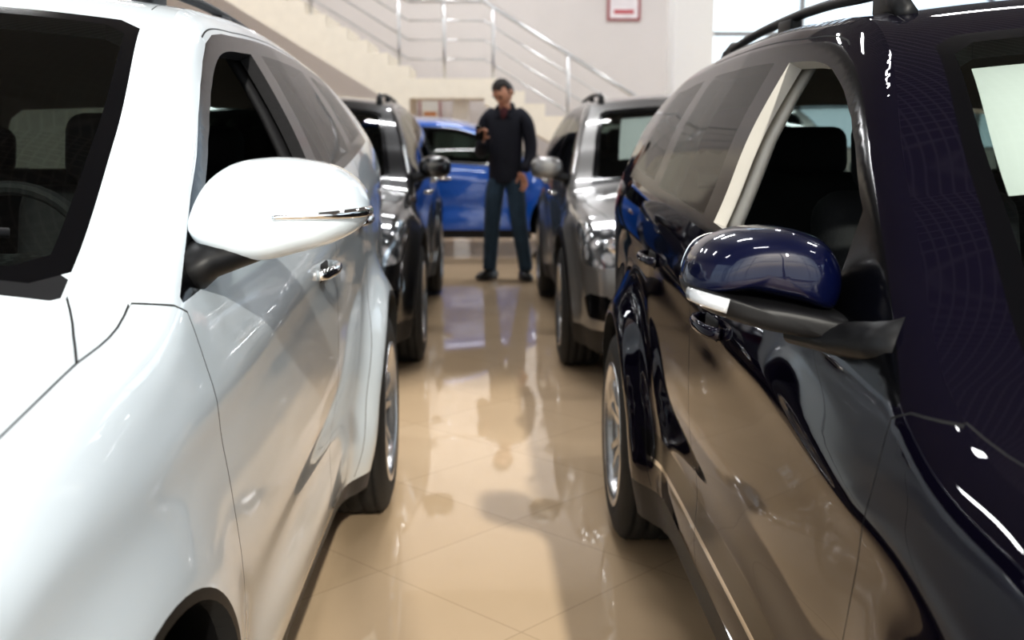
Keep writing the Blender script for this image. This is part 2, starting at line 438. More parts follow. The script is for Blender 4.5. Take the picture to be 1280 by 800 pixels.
    surface('side_panels', outer, [circ(0, Ra), circ(wb, Ra)], regs, seams, Fs, pts, mats, False, .03, inner, e, ('openwin',), True)
    def Lat(y, z): return Lf[((EP[:, 0]-y)**2+((EP[:, 1]-z)*1.)**2).argmin()]
    def Lnose(z):
        m = EP[:, 0] < .0; i = np.where(m)[0]; return Lf[i[np.abs(EP[i, 1]-z).argmin()]]
    def Ltail(z):
        m = EP[:, 0] > yr-.45; i = np.where(m)[0]; return Lf[i[np.abs(EP[i, 1]-z).argmin()]]
    cy, hy = P['cowl'], P['header']
    L0 = Lf[np.abs(np.where(EP[:, 1] > .8, EP[:, 0], 99)-cy).argmin()]; L1 = Lf[np.abs(np.where(EP[:, 1] > 1.2, EP[:, 0], 99)-hy).argmin()]
    sa, sb = P['ws'][0]*QS, P['ws'][1]*QS
    def quad(La, Lb, qa, qb, rd=.04):
        return [(La+rd, -qa), (La, -qa+rd), (La, qa-rd), (La+rd, qa), (Lb-rd, qb), (Lb, qb-rd), (Lb, -qb+rd), (Lb-rd, -qb)]
    rr = []
    rr.append((quad(L0-.04, L0+.03, sa, sa, .01), 'plastic'))
    rr.append((quad(L0, L1, sa, sb), 'gloss')); rr.append((quad(L0+.04, L1-.04, sa-.03, sb-.025), 'wglass'))
    La, Lb = Ltail(1.42*zs), Ltail(1.12*zs)
    rr.append((quad(La-.02, Lb+.02, .60, .64), 'gloss')); rr.append((quad(La, Lb, .57, .61), 'glass'))
    n0, n1 = Lnose(hz[0]), Lnose(hz[1])
    for sg in (1, -1):
        rr.append(([(n0-.02, sg*.78), (n0, sg*.50), (n1+.02, sg*.44), (n1+.06, sg*.60), (n1+.03, sg*.78)], 'lamp'))
        rr.append(([(Lnose(.42*zs), sg*.78), (Lnose(.42*zs), sg*.54), (Lnose(.52*zs), sg*.52), (Lnose(.53*zs), sg*.78)], 'gloss'))
        rr.append(([(Ltail(1.18*zs), sg*.8), (Ltail(1.18*zs), sg*.52), (Ltail(.93*zs), sg*.48), (Ltail(.93*zs), sg*.8)], 'red'))
    rr.append((quad(Lnose(.64*zs), Lnose(.80*zs), .36, .44), 'gloss'))
    rr.append((quad(Lnose(.30*zs), Lnose(.50*zs), .42, .40), 'gloss'))
    rr.append((quad(Lf[0]-.0, Lnose(.27*zs), .75, .75, .001), 'plastic'))
    rr.append((quad(Ltail(.42*zs), Lf[-1], .75, .75, .001), 'plastic'))
    hs = P.get('hs', .965)*QS; Lh = Lat(P['hoodc'], np.interp(P['hoodc'], top[:, 0], top[:, 1]))
    sm_ = []
    for sg in (1, -1):
        sm_.append(dens([(n1+.14, sg*hs*.93), (n1+.3, sg*hs*.97), (n1+.45, sg*hs), (Lh, sg*hs)], .05))
        sm_.append(dens([(Lh, sg*hs), (Lh*.6+L0*.4, sg*(hs*.55+sa*.45)), (L0-.02, sg*(sa+.004))], .04))
        sm_.append(dens([(Lh, sg*hs), (Lat(yA-.10, float(topz(yA-.10, 0))), sg*.998*QS)], .04))
        sm_.append(dens([(L1+.12, sg*.93*QS), (Ltail(1.45*zs), sg*.93*QS)], .06))
        sm_.append(dens([(Ltail(1.44*zs), sg*.86*QS), (Ltail(.62*zs), sg*.86*QS)], .06))
    sm_.append(dens([(n1+.13, -hs*.93), (n1+.10, 0), (n1+.13, hs*.93)], .05))
    sm_.append(dens([(Ltail(.60*zs), -.63), (Ltail(.60*zs), .63)], .05))
    ro = dedupe(np.vstack([np.c_[Lf[::2], np.full(len(Lf[::2]), -QS)], [(Lf[-1], -QS)], [(Lf[-1], q) for q in np.arange(-.7, .71, .05)], [(Lf[-1], QS)], np.c_[Lf[::2][::-1], np.full(len(Lf[::2]), QS)], [(Lf[0], q) for q in np.arange(.7, -.71, -.05)]]))
    rp = np.array([(L, q) for i, L in enumerate(np.arange(0, Lf[-1], .03)) for q in np.arange(-QS+.02, QS, .045)])
    surface('hood_roof_tailgate', ro, [], rr, sm_, Fr, rp, mats, True, .03, M['lightint'], e)
    for (za, zb_, s0, s1) in P.get('paper', []):
        la, lb = L0+(L1-L0)*za, L0+(L1-L0)*zb_
        q = np.array([(la+(lb-la)*i/8, (s0+(s1-s0)*j/8)*QS) for i in range(9) for j in range(9)])
        X = Fr(q); X[:, 1] += .012; X[:, 2] -= .012
        mobj('price_sheet', X, [(i*9+j, i*9+j+1, i*9+j+10, i*9+j+9) for i in range(8) for j in range(8)], M['paper'], None, e)
    me = wheel_mesh(Rt, P['rr'], .225)
    for ax, nm in ((0., 'front'), (wb, 'rear')):
        xs = xs1(ax, Rt+Ra+.02)
        for sg, sn in ((1, 'l'), (-1, 'r')):
            w = bpy.data.objects.new(f'wheel_{nm}_{sn}', me); S.collection.objects.link(w); w.parent = e
            w.location = (sg*(xs-.004-.1125), ax, Rt); w.rotation_euler = (.4 if nm == 'front' else 1.1, 0, 0 if sg == 1 else math.pi)
            V = []; Fc = []; n = 40
            for k in range(n+1):
                a = -.30+(math.pi+.6)*k/n
                y_, z_ = ax+(Ra+.003)*math.cos(a), Rt+(Ra+.003)*math.sin(a)
                for xx in (xs1(y_, z_)-.02, xs-.38): V.append((sg*xx, y_, z_))
            for k in range(n): Fc.append((2*k, 2*k+1, 2*k+3, 2*k+2))
            Fc.append(tuple(2*k+1 for k in range(n+1)))
            mobj(f'wheel_well_{nm}_{sn}', V, Fc, M['plastic'], None, e)
    box('underbody', (0, (yf+yr)/2, .30), (1.05, (yr-yf)-.35, .14), M['darkint'], e)
    box('cabin_floor', (0, wb/2+.05, .40), (1.5, wb-2*Ra-.1, .06), M['darkint'], e)
    bt = float(belt(.6)[0])
    rbox('dashboard', (0, .62, bt-.16), (1.36, .50, .24), M['darkdash'], e, (.12, 0, 0), .07)
    rbox('engine_bay', (0, -.1, .62), (1.0, .9, .45), M['darkint'], e, None, .05)
    zc = .0 if zs > .97 else -.05
    for yb, rw in ((G[2]+.05, .055), (G[4]+.06, .05)):
        for sg in (1, -1):
            pp = []
            for t in np.linspace(0, 1, 8):
                y_ = yb+.01-.06*t; z_ = (float(belt(y_)[0])-.25)*(1-t)+float(topz(y_, .07))*t
                pp.append((sg*(xs1(y_, z_)-.055), y_, z_))
            sweep('pillar_trim', pp, [(rw, .018)]*8, inner, e, 12, (1, 0, 0))
    for sg in (1, -1):
        rbox('door_trim', (sg*.80, 1.05, bt-.25), (.05, .95, .45), M['darkint'], e, None, .02)
    for sx, nm in ((.36, 'driver'), (-.36, 'passenger')):
        rbox(f'{nm}_seat_base', (sx, 1.28, .60+zc), (.50, .52, .18), M['darkint'], e, (-.1, 0, 0), .07)
        rbox(f'{nm}_seat_back', (sx, 1.60, .90+zc), (.48, .15, .62), M['darkint'], e, (-.28, 0, 0), .065)
        rbox(f'{nm}_headrest', (sx, 1.72, 1.29+zc), (.27, .11, .19), M['darkint'], e, (-.2, 0, 0), .05)
        for q in (-.05, .05):
            sweep(f'{nm}_headrest_post', [(sx+q, 1.68, 1.14+zc), (sx+q, 1.715, 1.25+zc)], .008, M['chrome'], e, 8)
    rbox('rear_bench', (0, 2.08, .60+zc), (1.25, .5, .18), M['darkint'], e, (-.1, 0, 0), .07)
    rbox('rear_seat_back', (0, 2.42, .92+zc), (1.25, .15, .60), M['darkint'], e, (-.3, 0, 0), .065)
    for sx in (.38, -.38): rbox('rear_headrest', (sx, 2.52, 1.27+zc), (.26, .10, .16), M['darkint'], e, (-.2, 0, 0), .045)
    bpy.ops.mesh.primitive_torus_add(major_radius=.185, minor_radius=.015, major_segments=40, minor_segments=10, location=(.37, .93, bt-.08), rotation=(math.radians(65), 0, 0))
    sw = bpy.context.object; sw.name = 'steering_wheel'; sw.data.materials.append(M['darkint']); sw.parent = e
    rbox('steering_hub', (.37, .92, bt-.085), (.34, .05, .09), M['darkint'], e, (-.4, 0, 0), .022)
    rbox('rear_view_mirror', (0, hy-.14, 1.42*zs), (.24, .03, .07), M['darkint'], e, None, .012)
    for yy in P['handles']:
        zz = float(belt(yy)[0])-P['hdrop']; x0 = xs1(yy, zz)
        for sg in (1, -1):
            pt = [(sg*(x0+.002+.032*math.sin(math.pi*min(1, max(0, t)))**.5), yy-.1+.2*t, zz+.004*math.sin(math.pi*t)) for t in np.linspace(0, .9999, 13)]
            sweep('door_handle', pt, [(.008, .013)]*13, M[P['handlemat']], e, 10)
            box('handle_cup', (sg*(x0-.009), yy, zz-.002), (.024, .12, .05), M['seam'], e, None, .01, 2)
    if P.get('rails'):
        ra, rb = P['rails']; rs = P.get('rails_s', .90)
        for sg in (1, -1):
            pt = []; rad = []
            for t in np.linspace(0, 1, 25):
                y = ra+(rb-ra)*t; L = Lat(y, np.interp(y, top[:, 0], top[:, 1])); q = Fr(np.array([[L, rs*QS]]))[0]
                h = .040*min(1, (math.sin(math.pi*t)*4)**.7) if 0 < t < 1 else 0.
                pt.append((sg*q[0], y, q[2]+h-.003)); rad.append((.014+(.006 if t < .08 or t > .92 else 0), .012+(.010 if t < .1 or t > .9 else 0)))
            sweep('roof_rail', pt, rad, M[P['railmat']], e, 12)
            for t in (.06, .5, .94):
                y = ra+(rb-ra)*t; L = Lat(y, np.interp(y, top[:, 0], top[:, 1])); q = Fr(np.array([[L, rs*QS]]))[0]
                rbox('roof_rail_foot', (sg*q[0], y, q[2]+.014), (.03, .14, .05), M[P['railmat']], e, None, .012)
    def noseP(z, s): return Fr(np.array([[Lnose(z), s*QS]]))[0]
    for zz in (.68, .72, .76):
        a = [tuple(noseP(zz*zs, s)-np.array([0, .008, 0])) for s in np.linspace(-.46, .46, 15)]
        sweep('grille_bar', a, .008, M['chrome'], e, 8)
    for sg in (1, -1):
        c = noseP(.475*zs, sg*.92)
        o = lathe('fog_lamp', [(0, .0), (.035, .006), (.045, .0), (.055, .016), (.062, -.0), (.055, -.02)], M['chrome'], e, 24)
        o.rotation_euler = (0, 0, -math.pi/2+sg*.7); o.location = (c[0], c[1]-.004, c[2])
        for s_ in (.76, .92):
            c = noseP((hz[0]+.07), sg*s_)
            o = lathe('headlamp_projector', [(0, .012), (.03, .008), (.042, .0), (.05, .012), (.054, -.0), (.05, -.02)], M['chrome'], e, 24)
            o.rotation_euler = (0, 0, -math.pi/2+sg*.5); o.location = (c[0], c[1]-.003, c[2])
    c = noseP(.55*zs, 0); box('licence_plate', (0, c[1]-.012, .54*zs), (.52, .012, .115), M['paper'], e, None, .004, 2)
    c = noseP(.72*zs, 0); o = lathe('badge', [(0, .01), (.04, .008), (.055, 0), (.05, -.01)], M['chrome'], e, 24); o.rotation_euler = (0, 0, -math.pi/2); o.location = (0, c[1]-.02, c[2])
    for sx in (.45, -.15):
        a = Fr(np.array([[L0+.02, (sx-.1)*QS]]))[0]; b = Fr(np.array([[L0+.10, (sx+.35)*QS*1.0]]))[0]
        sweep('wiper', [tuple(a+[0, -.02, .02]), tuple((a+b)/2+[0, -.03, .03]), tuple(b+[0, -.012, .016])], .007, M['plastic'], e, 8)
    mk = P['mirror']
    for sg in (1, -1):
        if mk == 'A':
            c = (1.009, .49, 1.226)
            px = [(235, 287), (243, 255), (262, 225), (290, 205), (330, 197), (380, 200), (425, 214), (450, 238), (458, 262), (448, 285), (420, 303), (370, 318), (320, 328), (272, 319), (243, 303)]
            o = [((x-350)*.00121, -(y-262)*.00119) for x, y in px]
            dome('mirror_housing', o, c, .085, .06, mats['paint'], e, sg, .12, .5)
            og = [(x*.88, z*.86) for x, z in o]
            dome('mirror_glass', og, (c[0], c[1]+.062, c[2]), .0005, .002, M['mirror'], e, sg, .12)
            st = []
            for f in np.linspace(.02, .995, 22):
                q = dome_point(o, c, .085, .12, .5, f, 2); st.append((sg*(q[0]+.002), q[1]-.0025, q[2]-.006))
            sweep('turn_signal', st, [(.006, .004+.004*t) for t in np.linspace(0, 1, 22)], M['chrome'], e, 10)
            sweep('mirror_foot', [(sg*.86, .45, 1.13), (sg*.90, .46, 1.155), (sg*.96, .48, 1.17), (sg*1.02, .49, 1.185)], [(.075, .04), (.06, .032), (.05, .026), (.03, .02)], M['plastic'], e, 16)
        elif mk == 'B':
            c = (.968, .68, 1.14)
            up = [(862, 362), (866, 335), (885, 308), (915, 292), (955, 286), (1000, 289), (1035, 305), (1052, 332), (1056, 362), (1048, 388), (1000, 380), (930, 366)]
            dn = [(861, 358), (910, 366), (1000, 380), (1054, 392), (1090, 405), (1104, 420), (1096, 440), (1040, 430), (970, 418), (910, 402), (872, 383)]
            f = lambda L_: [(-(x-960)*.00114, -(y-345)*.00112) for x, y in L_]
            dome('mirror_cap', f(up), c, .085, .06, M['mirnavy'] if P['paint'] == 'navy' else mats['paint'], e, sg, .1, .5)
            dome('mirror_base', f(dn), (c[0], c[1]+.0, c[2]), .085, .05, M['plastic'], e, sg, .1, .4)
            gl = f([(868, 360), (880, 312), (955, 296), (1040, 312), (1048, 372), (1040, 410), (960, 405), (885, 385)])
            dome('mirror_glass', gl, (c[0], c[1]+.06, c[2]), .0005, .002, M['mirror'], e, sg, .1)
            st = []
            for t in np.linspace(.66, .985, 12):
                q = dome_point(f(dn), c, .085, .1, .4, t, 13); st.append((sg*q[0], q[1]-.001, q[2]))
            sweep('turn_signal', st, [(.006, .011)]*12, M['clear'], e, 10)
            sweep('mirror_foot', [(sg*.92, .66, 1.057), (sg*.87, .60, 1.055), (sg*.84, .52, 1.065), (sg*.81, .47, 1.075)], [(.03, .020), (.035, .024), (.045, .032), (.06, .042)], M['plastic'], e, 16)
        else:
            c = (P['mx'], .58, P['mz']); a, b = .10, .068
            o = [(a*math.copysign(abs(math.cos(t))**.7, math.cos(t)), b*math.copysign(abs(math.sin(t))**.8, math.sin(t))) for t in np.linspace(0, 2*math.pi, 20, endpoint=False)]
            dome('mirror_housing', o, c, .08, .05, mats['paint'], e, sg, .1, .5)
            dome('mirror_glass', [(x*.88, z*.86) for x, z in o], (c[0], c[1]+.052, c[2]), .0005, .002, M['mirror'], e, sg, .1)
            sweep('mirror_foot', [(sg*(c[0]-.16), .50, c[2]-.07), (sg*(c[0]-.08), .55, c[2]-.05), (sg*c[0], .57, c[2]-.04)], [(.05, .03), (.035, .025), (.03, .02)], M['plastic'], e, 12)
            st = [(sg*(c[0]+x), c[1]-.072+.1*x+.04*((x+.1)/.2)**3, c[2]-.01) for x in np.linspace(-.02, .09, 8)]
            sweep('turn_signal', st, (.005, .005), M['chrome'], e, 8)
    return e
# edge rows: y, z, fillet r, fillet inset h, bulge y, bulge z
edgeA = [(-.74, .20, .30, .20, -.12, 0), (-.82, .32, .34, .22, -.13, 0), (-.85, .52, .36, .24, -.14, 0), (-.83, .70, .34, .24, -.14, .01), (-.76, .85, .26, .20, -.12, .03), (-.60, .95, .17, .12, -.06, .05),
         (-.30, 1.03, .11, .07, -.0, .07), (0, 1.080, .09, .055, 0, .075), (.17, 1.104, .08, .05, -.02, .07), (.27, 1.143, .07, .05, -.05, .06), (.60, 1.322, .055, .045, -.09, .05), (.98, 1.525, .055, .045, -.06, .05), (1.15, 1.582, .06, .05, -.02, .055),
         (1.5, 1.61, .065, .05, 0, .06), (2.0, 1.615, .065, .05, 0, .06), (2.6, 1.585, .065, .05, 0, .055), (3.05, 1.53, .07, .05, .03, .05), (3.20, 1.46, .08, .06, .06, .03), (3.34, 1.25, .12, .08, .07, .01), (3.42, 1.0, .2, .12, .09, 0), (3.46, .75, .3, .18, .10, 0), (3.47, .5, .32, .18, .10, 0), (3.42, .32, .3, .18, .09, 0), (3.36, .22, .3, .18, .09, 0)]
profA = [(.10, .84), (.25, .875), (.35, .90), (.5, .918), (.7, .929), (.88, .930), (1.0, .922), (1.07, .905), (1.12, .888), (1.3, .828), (1.5, .752), (1.6, .705), (1.75, .64)]
kia = dict(paint='white', wb=2.58, Ra=.415, Rt=.355, rr=.235, edge=edgeA, prof=profA, tf=.07, tr=.05, belt=[(0, 1.11), (.3, 1.122), (.9, 1.165), (1.6, 1.21), (2.2, 1.25), (2.8, 1.30), (3.4, 1.34)], flare=(.022, .068),
           toff=.078, glass=(.3, .56, 1.58, 1.70, 2.34, 2.46, 2.95), open=True, cowl=.24, header=1.02, ws=(.90, .92), hoodc=.03, hs=.992, lampz=(.74, .88), inner='darkint', cladz=.27, gy=.03, gz=.014,
           fseam=[(.33, .99), (.40, .80), (.455, .62), (.46, .45), (.44, .34)], handles=(1.40, 2.20), hdrop=.185, handlemat='chrome', rails=(1.3, 2.9), rails_s=.84, railmat='plastic', mirror='A', archtrim=.016)
edgeB = [(-.74, .20, .30, .20, -.12, 0), (-.82, .32, .34, .22, -.12, 0), (-.84, .52, .34, .22, -.12, 0), (-.82, .68, .32, .20, -.12, .01), (-.76, .80, .22, .16, -.10, .03), (-.60, .89, .14, .11, -.05, .05),
         (-.30, .95, .09, .07, 0, .07), (0, .985, .075, .06, 0, .075), (.22, 1.01, .07, .055, -.02, .07), (.32, 1.045, .06, .05, -.05, .06), (.62, 1.255, .055, .045, -.07, .05), (.93, 1.465, .055, .045, -.05, .045), (1.10, 1.53, .06, .05, -.02, .05),
         (1.5, 1.568, .06, .05, 0, .055), (2.0, 1.575, .06, .05, 0, .055), (2.6, 1.555, .06, .05, 0, .05), (3.05, 1.505, .07, .05, .03, .045), (3.20, 1.44, .08, .06, .05, .03), (3.36, 1.20, .12, .08, .06, .01), (3.44, .98, .2, .12, .08, 0), (3.47, .75, .28, .16, .09, 0), (3.48, .5, .3, .17, .09, 0), (3.42, .32, .3, .17, .08, 0), (3.36, .22, .3, .17, .08, 0)]
profB = [(.10, .83), (.25, .865), (.35, .885), (.5, .898), (.7, .905), (.85, .905), (.95, .896), (1.0, .882), (1.05, .862), (1.25, .80), (1.45, .728), (1.55, .69), (1.7, .63)]
tig = dict(paint='navy', wb=2.6, Ra=.405, Rt=.345, rr=.225, edge=edgeB, prof=profB, tf=.06, tr=.04, belt=[(0, 1.02), (.4, 1.035), (.9, 1.085), (1.5, 1.13), (2.3, 1.165), (2.9, 1.19), (3.4, 1.2)], flare=(.03, .065),
           toff=.072, glass=(.4, .66, 1.50, 1.62, 2.30, 2.42, 2.98), open=True, cowl=.32, header=.98, ws=(.885, .90), hoodc=.16, lampz=(.68, .81), gy=.03, gz=.012,
           fseam=[(.36, .93), (.40, .75), (.43, .58), (.44, .45), (.43, .34)], handles=(1.30, 2.12), hdrop=.17, handlemat='navy', rails=(1.15, 2.85), railmat='plastic', mirror='B', molding=(.43, .50), paper=[(.45, .86, -.83, -.50)])
second = dict(tig, zs=.965, open=False, mirror='C', mx=.99, mz=1.10, archtrim=.05, molding=None, handlemat='chrome', rails=(1.15, 2.85), noseh=.55, lampz=(.70, .86), flare=(.05, .05), inner='darkint', gy=.05, gz=.03)
white_suv = make_car('white_suv', (-1.32, 1.20, 0), 0, kia)
navy_suv = make_car('navy_suv', (1.37, .90, 0), 0, tig)
black_suv = make_car('black_suv', (-1.31, 6.30, 0), 0, dict(second, paint='black', paper=[]))
silver_suv = make_car('silver_suv', (1.36, 6.18, 0), 0, dict(second, paint='silver', paper=[(.30, .85, -.70, -.25)]))
blue_car = make_car('blue_hatchback', (.85, 12.2, 0), math.pi/2, dict(second, paint='blue', zs=.89, paper=[], archtrim=0, rails=None, mz=1.02))
# ------------------------------------------------------------------ room
def brick_mat(name, rot, loc, size, mortar, c1, c2, cm, rough, ior, noise):
    m, t, o = nt(name)
    b = t.nodes.new('ShaderNodeBsdfPrincipled'); tc = t.nodes.new('ShaderNodeTexCoord'); mp = t.nodes.new('ShaderNodeMapping')
    mp.inputs['Rotation'].default_value = (0, 0, rot); mp.inputs['Location'].default_value = loc
    br = t.nodes.new('ShaderNodeTexBrick'); br.offset = 0; br.inputs['Scale'].default_value = 1
    br.inputs['Brick Width'].default_value = size; br.inputs['Row Height'].default_value = size; br.inputs['Mortar Size'].default_value = mortar; br.inputs['Mortar Smooth'].default_value = .3
    br.inputs['Color1'].default_value = (*c1, 1); br.inputs['Color2'].default_value = (*c2, 1); br.inputs['Mortar'].default_value = (*cm, 1)
    n = t.nodes.new('ShaderNodeTexNoise'); n.inputs['Scale'].default_value = 3.; n.inputs['Detail'].default_value = 6
    mx = t.nodes.new('ShaderNodeMix'); mx.data_type = 'RGBA'; mx.blend_type = 'MULTIPLY'; mx.inputs[0].default_value = noise
    t.links.new(tc.outputs['Object'], mp.inputs[0]); t.links.new(mp.outputs[0], br.inputs[0]); t.links.new(tc.outputs['Object'], n.inputs[0])
    t.links.new(br.outputs['Color'], mx.inputs[6]); t.links.new(n.outputs['Fac'], mx.inputs[7]); t.links.new(mx.outputs[2], b.inputs['Base Color'])
    b.inputs['Roughness'].default_value = rough; b.inputs['IOR'].default_value = ior
    t.links.new(b.outputs[0], o.inputs[0]); return m
floorm = brick_mat('polished_floor_tiles', math.pi/4, (1.895, -2.022, 0), .6, .0020, (.68, .51, .34), (.71, .54, .37), (.52, .39, .26), .03, 1.9, .12)
ceilm = brick_mat('grid_ceiling', 0, (0, 0, 0), .10, .012, (.10, .10, .105), (.11, .11, .115), (.30, .30, .31), .8, 1.4, .05)
wallm = pbr('wall_paint', (.66, .62, .605), .8, noise=.03, nscale=3)
whitem = pbr('white_plaster', (.88, .87, .85), .7, noise=.02)
framem = pbr('window_frame', (.30, .30, .31), .4, .2)
stonem = pbr('stair_stone', (.86, .79, .67), .5, noise=.06, nscale=8)
railm = pbr('stainless_rail', (.60, .60, .60), .3, .9)
X0, X1, Y0, Y1, H = -9., 9., -6., 17., 6.2
box('floor', ((X0+X1)/2, (Y0+Y1)/2, -.05), (X1-X0, Y1-Y0, .1), floorm)
bpy.data.objects['floor'].data.transform(Matrix.Translation(((X0+X1)/2, (Y0+Y1)/2, 0))); bpy.data.objects['floor'].location = (0, 0, -.05)
box('ceiling', ((X0+X1)/2, (Y0+Y1)/2, H+.1), (X1-X0, Y1-Y0, .2), ceilm)
box('wall_back', (-3.1, Y1+.1, H/2), (11.8+1.2, .2, H), wallm)
box('wall_back_lower', (6.2, Y1+.1, .5), (5.6, .2, 1.0), wallm)
def window(name, a, b, z0, z1, axis, pos, nv, nh):
    e = empty(name)
    L = b-a
    def bar(nm, c, s):
        if axis == 'x': box(nm, (c[0], pos, c[1]), (s[0], .08, s[1]), framem, e)
        else: box(nm, (pos, c[0], c[1]), (.08, s[0], s[1]), framem, e)
    for i in range(nv+1): bar(f'mullion_{i}', (a+L*i/nv, (z0+z1)/2), (.07, z1-z0))
    for j in range(nh+1): bar(f'transom_{j}', ((a+b)/2, z0+(z1-z0)*j/nh), (L, .07))
    if axis == 'x': V = [(a, pos, z0), (b, pos, z0), (b, pos, z1), (a, pos, z1)]
    else: V = [(pos, a, z0), (pos, b, z0), (pos, b, z1), (pos, a, z1)]
    mobj('pane', V, [(0, 1, 2, 3)], M['roomglass'], None, e, False)
    return e
window('window_1', 3.4, 9.0, 1.0, H, 'x', Y1+.05, 4, 3)
window('window_2', X0, X1, 0.05, H, 'x', Y0, 9, 3)
window('window_3', Y0, Y1, 0.05, 4.2, 'y', X1, 10, 2)
box('wall_right_upper', (X1+.1, (Y0+Y1)/2, (4.2+H)/2), (.2, Y1-Y0, H-4.2), wallm)
box('wall_left', (X0-.1, 8.5, H/2), (.2, 17, H), wallm)
window('window_4', Y0, 0, 0.05, H, 'y', X0, 3, 3)
box('baseboard_back', (-3.1, Y1-.01, .06), (13, .02, .12), stonem)
col = box('column', (2.55, 14.0, H/2), (.5, .5, H), whitem, None, None, .02, 2)
st = empty('staircase')
YS0, YS1 = 14.9, 16.4; yc = (YS0+YS1)/2; ys_ = YS1-YS0
land = 1.98; xl1 = -.02; xl0 = -1.02; rise = land/12; tread = .27
def stairprof(xs, zs_, n, r, tr, dirx, thick, name):
    x, z = xs, zs_
    top_ = [(x, z)]
    for i in range(n):
        z += r; top_.append((x, z)); x += dirx*tr; top_.append((x, z))
    bot = [(x, z-thick), (xs, zs_-thick)]
    poly = top_+bot
    if zs_ == 0: poly = top_+[(x, z-thick), (xs+dirx*.35, 0)]
    V = [(a, YS0, b) for a, b in poly]+[(a, YS1, b) for a, b in poly]; n_ = len(poly)
    Fc = [tuple(range(n_)), tuple(range(2*n_-1, n_-1, -1))]+[(i, (i+1) % n_, n_+(i+1) % n_, n_+i) for i in range(n_)]
    o = mobj(name, V, Fc, stonem, None, st, False)
    bm = bmesh.new(); bm.from_mesh(o.data); bmesh.ops.triangulate(bm, faces=[f for f in bm.faces if len(f.verts) > 4]); bmesh.ops.recalc_face_normals(bm, faces=bm.faces); bm.to_mesh(o.data); bm.free()
stairprof(xl1+12*tread, 0, 12, rise, tread, -1, .34, 'lower_flight')
box('landing', ((xl0+xl1)/2, yc, land-.13), (xl1-xl0, ys_, .26), stonem, st)
stairprof(xl0, land, 24, rise, tread, -1, .46, 'upper_flight')
box('landing_pier', (-.35, 15.6, (land-.2)/2), (.22, .22, land-.2), whitem, st)
def rail(offz, r, nm):
    p = [(xl1+12*tread, YS0+.06, offz+.0), (xl1, YS0+.06, land+offz), (xl0, YS0+.06, land+offz), (xl0-20*tread, YS0+.06, land+20*rise+offz)]
    for i in range(3): sweep(f'{nm}_{i}', [p[i], p[i+1]], r, railm, st, 10)
rail(1.0, .028, 'handrail')
for k, z in enumerate((.25, .5, .75)): rail(z, .012, f'guard_bar_{k}')
for x in (3.2, 2.1, 1.1, .1, -.55, -1.15, -2.3, -3.4, -4.5, -5.6):
    z = land if xl0 <= x <= xl1 else (land-(x-xl1)/tread*rise if x > xl1 else land+(xl0-x)/tread*rise)
    sweep('baluster_post', [(x, YS0+.06, max(0, z-.05)), (x, YS0+.06, z+1.0)], .02, railm, st, 10)
def poster(name, c, w, h, col1, col2):
    e = empty(name, c)
    box('frame', (0, 0, 0), (w, .03, h), pbr(name+'_frame', (.35, .10, .11), .5), e)
    box('print', (0, -.02, 0), (w*.84, .012, h*.84), pbr(name+'_print', col1, .5, noise=.25, nscale=5), e)
    box('caption', (0, -.028, -h*.2), (w*.6, .006, h*.14), pbr(name+'_caption', col2, .5), e)
poster('wall_picture', (2.08, Y1-.02, 3.13), .50, .42, (.75, .70, .72), (.5, .1, .12))
poster('wall_poster', (-.85, Y1-.02, 1.62), .32, .42, (.75, .74, .7), (.6, .25, .1))
fillm = pbr('lamp_panel', (.9, .9, .9), .5, emit=((1, .98, .95), 4))  # glow for the added overhead fill panels, out of view
for i, x in enumerate((-4.5, 0, 4.5)):
    for j, y in enumerate((0, 5, 10, 14)):
        e = empty('added_fill_light', (x, y, H-.03))
        box('panel', (0, 0, 0), (1.2, .3, .05), fillm, e)
        al = bpy.data.lights.new('lamp', 'AREA'); al.shape = 'RECTANGLE'; al.size = 1.2; al.size_y = .3; al.energy = (45, 60, 75, 80)[j]; al.color = (.97, .98, 1.)  # added area fill for the interior, stronger toward the back wall
        ao = bpy.data.objects.new('lamp', al); S.collection.objects.link(ao); ao.parent = e; ao.location = (0, 0, -.04)
# ------------------------------------------------------------------ man
def skin_obj(name, V, E, R, mat, parent, root=0, sub=2):
    me = bpy.data.meshes.new(name); me.from_pydata(V, E, []); me.update(); me.materials.append(mat)
    o = bpy.data.objects.new(name, me); S.collection.objects.link(o); o.parent = parent
    m = o.modifiers.new('skin', 'SKIN'); m.use_smooth_shade = True
    if not me.skin_vertices:
        bpy.context.view_layer.objects.active = o
        bpy.ops.object.select_all(action='DESELECT'); o.select_set(True)
        bpy.ops.mesh.customdata_skin_add()
    sv = me.skin_vertices[0].data
    for i, r in enumerate(R): sv[i].radius = r if isinstance(r, tuple) else (r, r)
    sv[root].use_root = True
    s = o.modifiers.new('sub', 'SUBSURF'); s.levels = sub; s.render_levels = sub
    return o
man = empty('standing_man', (.17, 9.70, 0), -.25)
skin_obj('jeans', [(0, 0, .96), (0, 0, 1.02), (-.085, -.01, .90), (-.115, -.03, .52), (-.145, .0, .14), (-.15, .0, .06), (.085, .0, .90), (.13, -.05, .52), (.175, .03, .14), (.18, .03, .06)],
         [(0, 1), (0, 2), (2, 3), (3, 4), (4, 5), (0, 6), (6, 7), (7, 8), (8, 9)], [(.14, .10), (.14, .10), .10, .078, .066, .070, .10, .078, .066, .070], M['jeans'], man)
